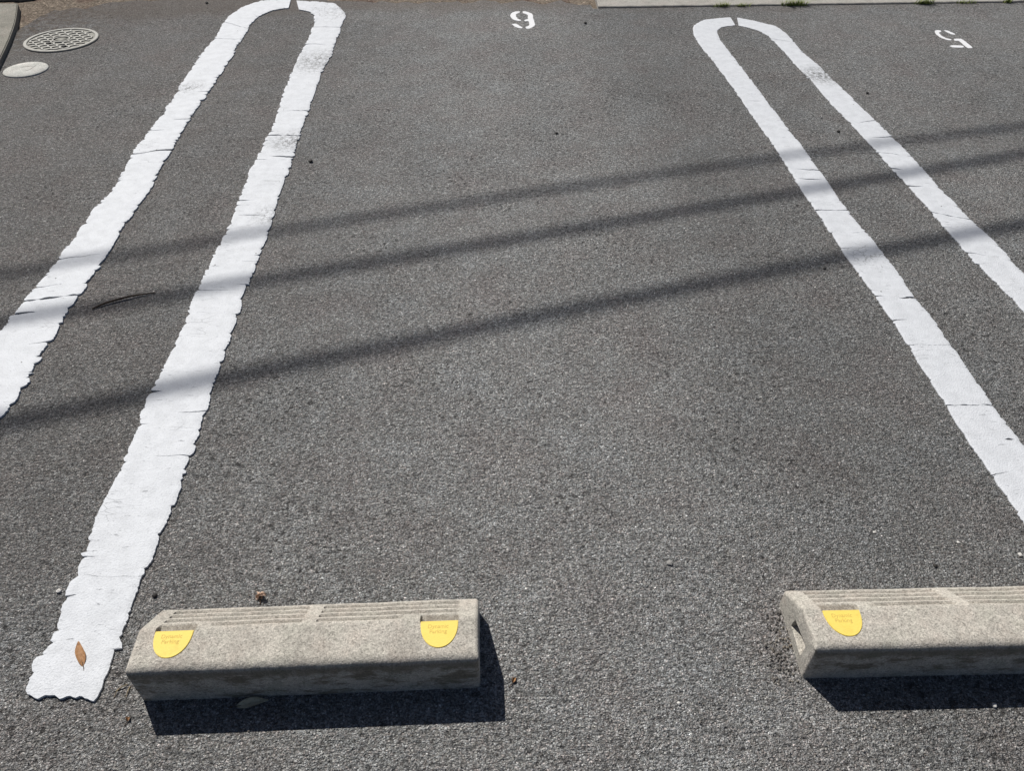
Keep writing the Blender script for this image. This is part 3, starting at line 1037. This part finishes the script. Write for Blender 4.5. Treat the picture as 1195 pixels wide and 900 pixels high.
# ---------------------------------------------------------------- leaves, twig, crumbs
def leaf(name, label, p0, p1, width, mat, lift=.004, curl=.004, roll=0.0, cat='leaf', group=None, zbase=0.0, asym=0.0):
    """pointed blade lying from ground point p0 to p1"""
    L = (p1 - p0).length
    ang = math.atan2((p1 - p0).y, (p1 - p0).x)
    n, m = 26, 8
    vs, fs = [], []
    for i in range(n + 1):
        t = i / n
        w = width * (math.sin(math.pi * t ** .9) ** .85 + .012) * (1 - .25 * t)
        for j in range(-m, m + 1):
            u = j / m
            yy = w * u * (1 + asym * u) + .06 * width * math.sin(t * 9 + 2)
            zz = lift * (.35 + .65 * math.sin(math.pi * t)) + curl * u * u * (w / width) + roll * u * w + .0006 * noise.noise(Vector((t * 9, u * 3, L * 99)))
            if j == 0: zz -= .0006
            vs.append((t * L, yy, zz))
    W = 2 * m + 1
    for i in range(n):
        for j in range(W - 1):
            fs.append((i * W + j, i * W + j + 1, (i + 1) * W + j + 1, (i + 1) * W + j))
    o = mesh_obj(name, vs, fs, mat, smooth=True)
    mn = min(v[2] for v in vs)
    o.location = (p0.x, p0.y, zbase - mn + .0006)
    o.rotation_euler.z = ang
    md = o.modifiers.new('thickness', 'SOLIDIFY'); md.thickness = .0005
    tag(o, label, cat, group)
    # stalk
    v, f = tube_data([(-.010, .001, lift * .3 + .0005), (-.004, 0, lift * .35 + .001), (.01, 0, lift * .4 + .001)], [.0007, .0008, .0007], 6)
    s_ = mesh_obj('stalk', v, f, M_TWIG, o)
    return o


leaf('fallen_leaf', 'small pointed brown leaf lying on the near end of the white line', g(97.8, 779, .004), g(91.3, 749, .004), .0088, M_LEAF, .004, .0030, roll=.12, zbase=.0036)
leaf('fallen_leaf', 'pale dry leaf lying in the shadow in front of the left wheel stop', g(275, 825, .003), g(313, 817, .003), .0085, M_LEAF2, .005, .003, roll=.35)

# curled flower-like leaf standing behind the left stop
cb = g(304.5, 700)
vs, fs = [], []
rr_ = random.Random(8)
for q in range(5):
    a = (.1, 1.3, 2.6, 3.4, 5.6)[q]
    ln = (.013, .008, .012, .009, .007)[q]; wd = rr_.uniform(.004, .0065)
    b = len(vs)
    for i in range(7):
        t = i / 6
        for j in (-2, -1, 0, 1, 2):
            u = j / 2
            w = wd * math.sin(math.pi * (t * .8 + .12))
            r = t * ln
            zz = .008 + .005 * math.sin(t * 2.6 + q) - .006 * t * t + .003 * u * u
            vs.append((r * math.cos(a) - w * u * math.sin(a), r * math.sin(a) + w * u * math.cos(a), zz))
    for i in range(6):
        for j in range(4):
            fs.append((b + i * 5 + j, b + i * 5 + j + 1, b + (i + 1) * 5 + j + 1, b + (i + 1) * 5 + j))
curl = mesh_obj('curled_leaf', vs, fs, M_CURL, smooth=True)
curl.location = cb + Vector((-.002, .004, .0))
md = curl.modifiers.new('thickness', 'SOLIDIFY'); md.thickness = .0004
tag(curl, 'crumpled pale pinkish dry leaf standing on the asphalt behind the left wheel stop', 'leaf')
v, f = tube_data([(.004, -.016, .0008), (.002, -.006, .004), (0, 0, .010)], [.0012, .0014, .0012], 7)
mesh_obj('stalk', v, f, M_TWIG, curl)

# twig
tp = [(108, 361.5), (122, 356), (138, 351.5), (150, 348.5), (163, 345.5), (182, 342.5)]
tw = [g(*p) for p in tp]
for i, p in enumerate(tw): p.z = .003 + .004 * math.sin(math.pi * i / 5)
o0 = tw[0].copy(); o0.z = 0
v, f = tube_data([p - o0 for p in tw], [.0020, .0030, .0032, .0028, .0024, .0014], 8)
twig = mesh_obj('twig', v, f, M_TWIG, smooth=True); twig.location = o0
tag(twig, 'thin dark curved twig lying between the legs of the left double line', 'twig')


def blob(name, label, px, py, r, mat, cat='pebble', group=None, flat=.6, seed=0):
    p = g(px, py)
    bmx = bmesh.new()
    bmesh.ops.create_icosphere(bmx, subdivisions=2, radius=r)
    for v_ in bmx.verts:
        nn = noise.noise(v_.co / r * 1.1 + Vector((seed * 3.1, 0, 0)))
        v_.co *= 1 + .35 * nn
        v_.co.z *= flat
    mz = min(v_.co.z for v_ in bmx.verts)
    for v_ in bmx.verts: v_.co.z -= mz
    me = bpy.data.meshes.new(name); bmx.to_mesh(me); bmx.free(); me.materials.append(mat)
    o = bpy.data.objects.new(name, me); COL.objects.link(o)
    o.location = (p.x, p.y, 0.0)
    tag(o, label, cat, group)
    return o


blob('pebble', 'white pebble on the asphalt right of the stripe, at the right frame edge', 1190, 648.5, .0048, M_STONE_W, group='loose white pebbles', seed=1)
blob('pebble', 'white pebble lying directly above the right wheel stop', 1118, 634, .0034, M_STONE_W, group='loose white pebbles', seed=2)
blob('pebble', 'tiny white pebble above the left end of the right wheel stop', 1020, 622, .0030, M_STONE_W, group='loose white pebbles', seed=3)
blob('pebble', 'white pebble on the bare asphalt between the two wheel stops', 792, 822, .0034, M_STONE_W, group='loose white pebbles', seed=4)
blob('pebble', 'pale pebble touching the near left side of the white line', 69, 691, .0048, M_STONE_W, group='loose white pebbles', seed=5)
blob('pebble', 'white pebble at the lit edge of the right wheel stop shadow', 1160, 824.5, .0045, M_STONE_W, group='loose white pebbles', seed=6)
blob('stone_crumb', 'flat grey stone on the asphalt above the gap between the wheel stops', 781, 658, .0065, mat_plain('grey_stone', (.22, .21, .20), (.30, .29, .27), 200), cat='stone', seed=7, flat=.4)
blob('pebble', 'black crumb of grit near the far end of the left double line', 362.5, 189, .0085, M_STONE_D, group='black crumbs of grit', seed=8)
blob('pebble', 'black crumb of grit in the upper middle of the stall', 649.5, 156, .0065, M_STONE_D, group='black crumbs of grit', seed=9)
blob('pebble', 'black crumb of grit between the legs of the right double line', 978, 154, .0065, M_STONE_D, group='black crumbs of grit', seed=10)
blob('pebble', 'black crumb of grit just above the right wheel stop', 1091, 661, .0042, M_STONE_D, group='black crumbs of grit', seed=11)
blob('pebble', 'black crumb of grit between the stall number 9 and the pavement', 683, 27.5, .0085, M_STONE_D, group='black crumbs of grit', seed=12)
blob('pebble', 'black crumb of grit right of the right double line', 1012, 109, .0065, M_STONE_D, group='black crumbs of grit', seed=13)
blob('pebble', 'black crumb of grit on the far margin left of the left double line', 241.5, 3.8, .009, M_STONE_D, group='black crumbs of grit', seed=14)
blob('pebble', 'black crumb of grit behind the left wheel stop beside the white line', 181, 696, .005, M_STONE_D, group='black crumbs of grit', seed=15)
blob('pebble', 'black crumb of grit below the lowest cable shadow', 962, 314, .0045, M_STONE_D, group='black crumbs of grit', seed=16)

leaf('leaf_fragment', 'small orange-brown leaf scrap at the right of the left wheel stop shadow', g(598, 798), g(602, 792), .0036, M_LEAF, .004, .003, roll=.4, cat='leaf scrap', group='brown leaf scraps')
leaf('leaf_fragment', 'small brown leaf scrap in front of the left end of the left wheel stop', g(149, 843), g(152, 838), .0038, M_LEAF, .004, .003, roll=.3, cat='leaf scrap', group='brown leaf scraps')

# dry straw by the left stop
org = g(145, 803)
vs, fs = [], []
for (a, b, r) in (((136, 807), (150, 799.5), .0011), ((152, 802), (147.5, 815), .0011), ((133, 815), (141, 803), .0008)):
    A, B = g(*a) - org, g(*b) - org
    m_ = (A + B) / 2; m_.z = .004
    A.z = .001; B.z = .002
    v, f = tube_data([A, m_, B], [r, r, r * .6], 6)
    bb = len(vs); vs += v; fs += [tuple(bb + i for i in q) for q in f]
o = mesh_obj('dry_straw', vs, fs, M_STRAW); o.location = org
tag(o, 'crossed bits of dry straw at the left foot of the left wheel stop', 'straw')

# weeds along the pavement joint
def weed(label, px, w_px, h, n, seed):
    base_ = g(px, 0)
    x0 = base_.x; y0 = PY(x0) + .001
    hw = (g(px + w_px / 2, 5) - g(px - w_px / 2, 5)).x / 2
    r_ = random.Random(seed)
    vs, fs = [], []
    for q in range(n):
        bx = r_.gauss(0, .5) * hw; bx = max(-hw, min(hw, bx)); by = r_.uniform(-.006, .006)
        a = r_.uniform(0, 2 * math.pi)
        ln = 1.3 * h * r_.uniform(.5, 1.1); out = r_.uniform(.3, .9) * ln; wd = r_.uniform(.0012, .0028)
        b = len(vs)
        for i in range(5):
            t = i / 4
            r2 = out * t * t + out * .2 * t
            ww = wd * (1 - t) + .0002
            cx_, cy_ = bx + r2 * math.cos(a), by + r2 * math.sin(a)
            z = max(.0, ln * (t - .45 * t * t))
            vs.append((cx_ - ww * math.sin(a), cy_ + ww * math.cos(a), z))
            vs.append((cx_ + ww * math.sin(a), cy_ - ww * math.cos(a), z))
        for i in range(4):
            fs.append((b + 2 * i, b + 2 * i + 1, b + 2 * i + 3, b + 2 * i + 2))
    o = mesh_obj('weed_tuft', vs, fs, M_GRASS); o.location = (x0, y0, 0)
    tag(o, label, 'weed', 'green weeds in the pavement joint')


weed('low green weed tuft at the pavement joint, leftmost of the weeds', 837, 18, .035, 60, 1)
weed('thin green weed tuft directly behind the top of the right double line', 861, 16, .028, 40, 2)
weed('largest green weed tuft at the pavement joint, right of the double line top', 923, 32, .048, 130, 3)
weed('green weed tuft at the pavement joint left of the stall number 5', 1073, 22, .045, 90, 4)
weed('sparse green weed tuft at the pavement joint above the stall number 5', 1122, 22, .028, 40, 5)
weed('short dark green weed tuft at the pavement joint nearest the right frame edge', 1171, 9, .036, 50, 6)

# loose grit: uncountable
vs, fs = [], []
rg = random.Random(77)
for q in range(2600):
    if q < 1500: p = g(rg.uniform(0, 1195), rg.uniform(60, 900))
    elif q < 2100:
        p = g(rg.gauss(120, 110), rg.gauss(12, 10))
    else: p = g(rg.gauss(915, 9), rg.uniform(715, 800)) if q % 3 == 0 else g(rg.uniform(690, 1195), rg.uniform(3, 14))
    r = rg.uniform(.0008, .0021) * (1.0 if q < 1500 else 1.5)
    b = len(vs)
    oc = [(1, 0, 0), (-.9, .1, 0), (0, 1, 0), (.1, -1, 0), (0, 0, .9), (0, 0, -.7)]
    th = rg.uniform(0, 3.1)
    for (x, y, z) in oc:
        x, y = x * math.cos(th) - y * math.sin(th), x * math.sin(th) + y * math.cos(th)
        vs.append((p.x + x * r * rg.uniform(.7, 1.3), p.y + y * r * rg.uniform(.7, 1.3), .0006 + r * .6 + z * r * .8))
    for t in ((0, 2, 4), (2, 1, 4), (1, 3, 4), (3, 0, 4), (2, 0, 5), (1, 2, 5), (3, 1, 5), (0, 3, 5)):
        fs.append(tuple(b + i for i in t))
kg = NT('grit')
gc = kg.vor(20, out='Color'); gs = kg.n('ShaderNodeSeparateColor'); kg.l(gc, gs.inputs[0])
M_GRIT = kg.fin(kg.ramp(gs.outputs[0], [(0, (.04, .035, .03)), (.4, (.13, .12, .11)), (.75, (.22, .19, .15)), (.93, (.45, .43, .40))]), .85)
o = mesh_obj('loose_grit', vs, fs, M_GRIT)
tag(o, kind='stuff')
o['label'] = 'fine loose grit and sand grains scattered over the asphalt'
o['category'] = 'grit'

# ---------------------------------------------------------------- sun, sky
SUNV = Vector((-.0373, .0538, .0775)).normalized()         # towards the sun
elev = math.asin(SUNV.z)
azim = math.atan2(SUNV.x, SUNV.y)                           # clockwise from +Y
ld = bpy.data.lights.new('sun', 'SUN')
ld.energy = 4.9; ld.angle = R(.53); ld.color = (1.0, .972, .925)
sun = bpy.data.objects.new('sun', ld); COL.objects.link(sun)
sun.rotation_euler = SUNV.to_track_quat('Z', 'Y').to_euler()
sun.location = SUNV * 30

w = bpy.data.worlds.new('World'); S.world = w
w.use_nodes = True
nt = w.node_tree
bg = nt.nodes['Background']
sky = nt.nodes.new('ShaderNodeTexSky')
sky.sky_type = 'NISHITA'; sky.sun_disc = False
sky.sun_elevation = elev; sky.sun_rotation = azim
sky.air_density = .5; sky.dust_density = .8; sky.ozone_density = .3
nt.links.new(sky.outputs[0], bg.inputs[0])
bg.inputs[1].default_value = .06

# ---------------------------------------------------------------- overhead cables (their shadows cross the stall) and the poles that carry them
shadow_px = [
    ([(0, 323), (130, 299), (330, 268), (500, 241), (700, 214), (860, 191), (1000, 173), (1195, 146)], 6.6, .0160, 'uppermost'),
    ([(0, 377), (80, 361), (200, 346), (340, 325), (500, 297), (700, 264), (900, 227), (1000, 208), (1195, 182)], 6.2, .0195, 'middle'),
    ([(0, 490), (100, 478), (180, 462), (300, 436), (450, 405), (600, 374), (750, 345), (900, 314), (1000, 297), (1195, 263)], 6.0, .0215, 'lowest'),
]
ends_l, ends_r = [], []
for (pts, hz, rad, nm) in shadow_px:
    G = [g(*p) for p in pts]
    X = np.array([p.x for p in G]); Y = np.array([p.y for p in G])
    co = np.polyfit(X, Y, 2 if True else 1)
    xm = X.mean()
    x0, x1 = X.min() - .1, X.max() + .1
    fy = lambda x: np.polyval(co, x)
    d0 = np.polyval(np.polyder(co), x0); d1 = np.polyval(np.polyder(co), x1)
    P = []
    for x in np.linspace(-13, 13, 105):
        if x < x0: y = fy(x0) + d0 * (x - x0)
        elif x > x1: y = fy(x1) + d1 * (x - x1)
        else: y = fy(x)
        P.append(Vector((x, float(y), 0)) + SUNV * (hz / SUNV.z) )
    v, f = tube_data([p - P[0] for p in P], [rad] * len(P), 12)
    c_ = mesh_obj('overhead_cable', v, f, M_RUBBER, smooth=True)
    c_.location = P[0]
    tag(c_, {'uppermost': 'thinnest black overhead cable, seen by its shadow farthest up the stall',
             'middle': 'black overhead cable seen by the middle of the three shadows on the asphalt',
             'lowest': 'thickest black overhead cable, seen by its shadow nearest the wheel stops'}[nm], 'cable', 'overhead cables above the car park')
    ends_l.append(P[0]); ends_r.append(P[-1])
for ends, lb in ((ends_l, 'tall round concrete utility pole carrying the cables at their left end'), (ends_r, 'tall round concrete utility pole carrying the cables at their right end')):
    c0 = sum(ends, Vector()) / 3
    pr = empty('utility_pole', (c0.x, c0.y, -.02))
    v, f = tube_data([(0, 0, 0), (0, 0, 4), (0, 0, 8.0)], [.15, .135, .115], 24)
    mesh_obj('shaft', v, f, M_POLE, pr, smooth=True)
    for e in ends:
        q = e - Vector((c0.x, c0.y, -.02))
        dr = Vector((q.x, q.y, 0))
        v, f = tube_data([Vector((0, 0, q.z)), q], [.025, .02], 8)
        mesh_obj('bracket', v, f, M_IRON, pr)
    tag(pr, lb, 'utility pole', 'utility poles carrying the cables')

# ---------------------------------------------------------------- camera
cd = bpy.data.cameras.new('camera')
cd.sensor_fit = 'HORIZONTAL'; cd.sensor_width = 36
cd.lens = 36 * F / 1195
cd.clip_start = .05; cd.clip_end = 1000
cam = bpy.data.objects.new('camera', cd); COL.objects.link(cam)
cam.location = (0, 0, H)
cam.rotation_euler = (math.pi / 2 - PITCH, 0, 0)
S.camera = cam

S.view_settings.view_transform = 'Standard'
S.view_settings.look = 'None'
S.view_settings.exposure = 0.0
S.view_settings.gamma = 1
S.view_settings.use_curve_mapping = False
S.render.engine = 'CYCLES'
S.cycles.max_bounces = 6
S.cycles.diffuse_bounces = 4
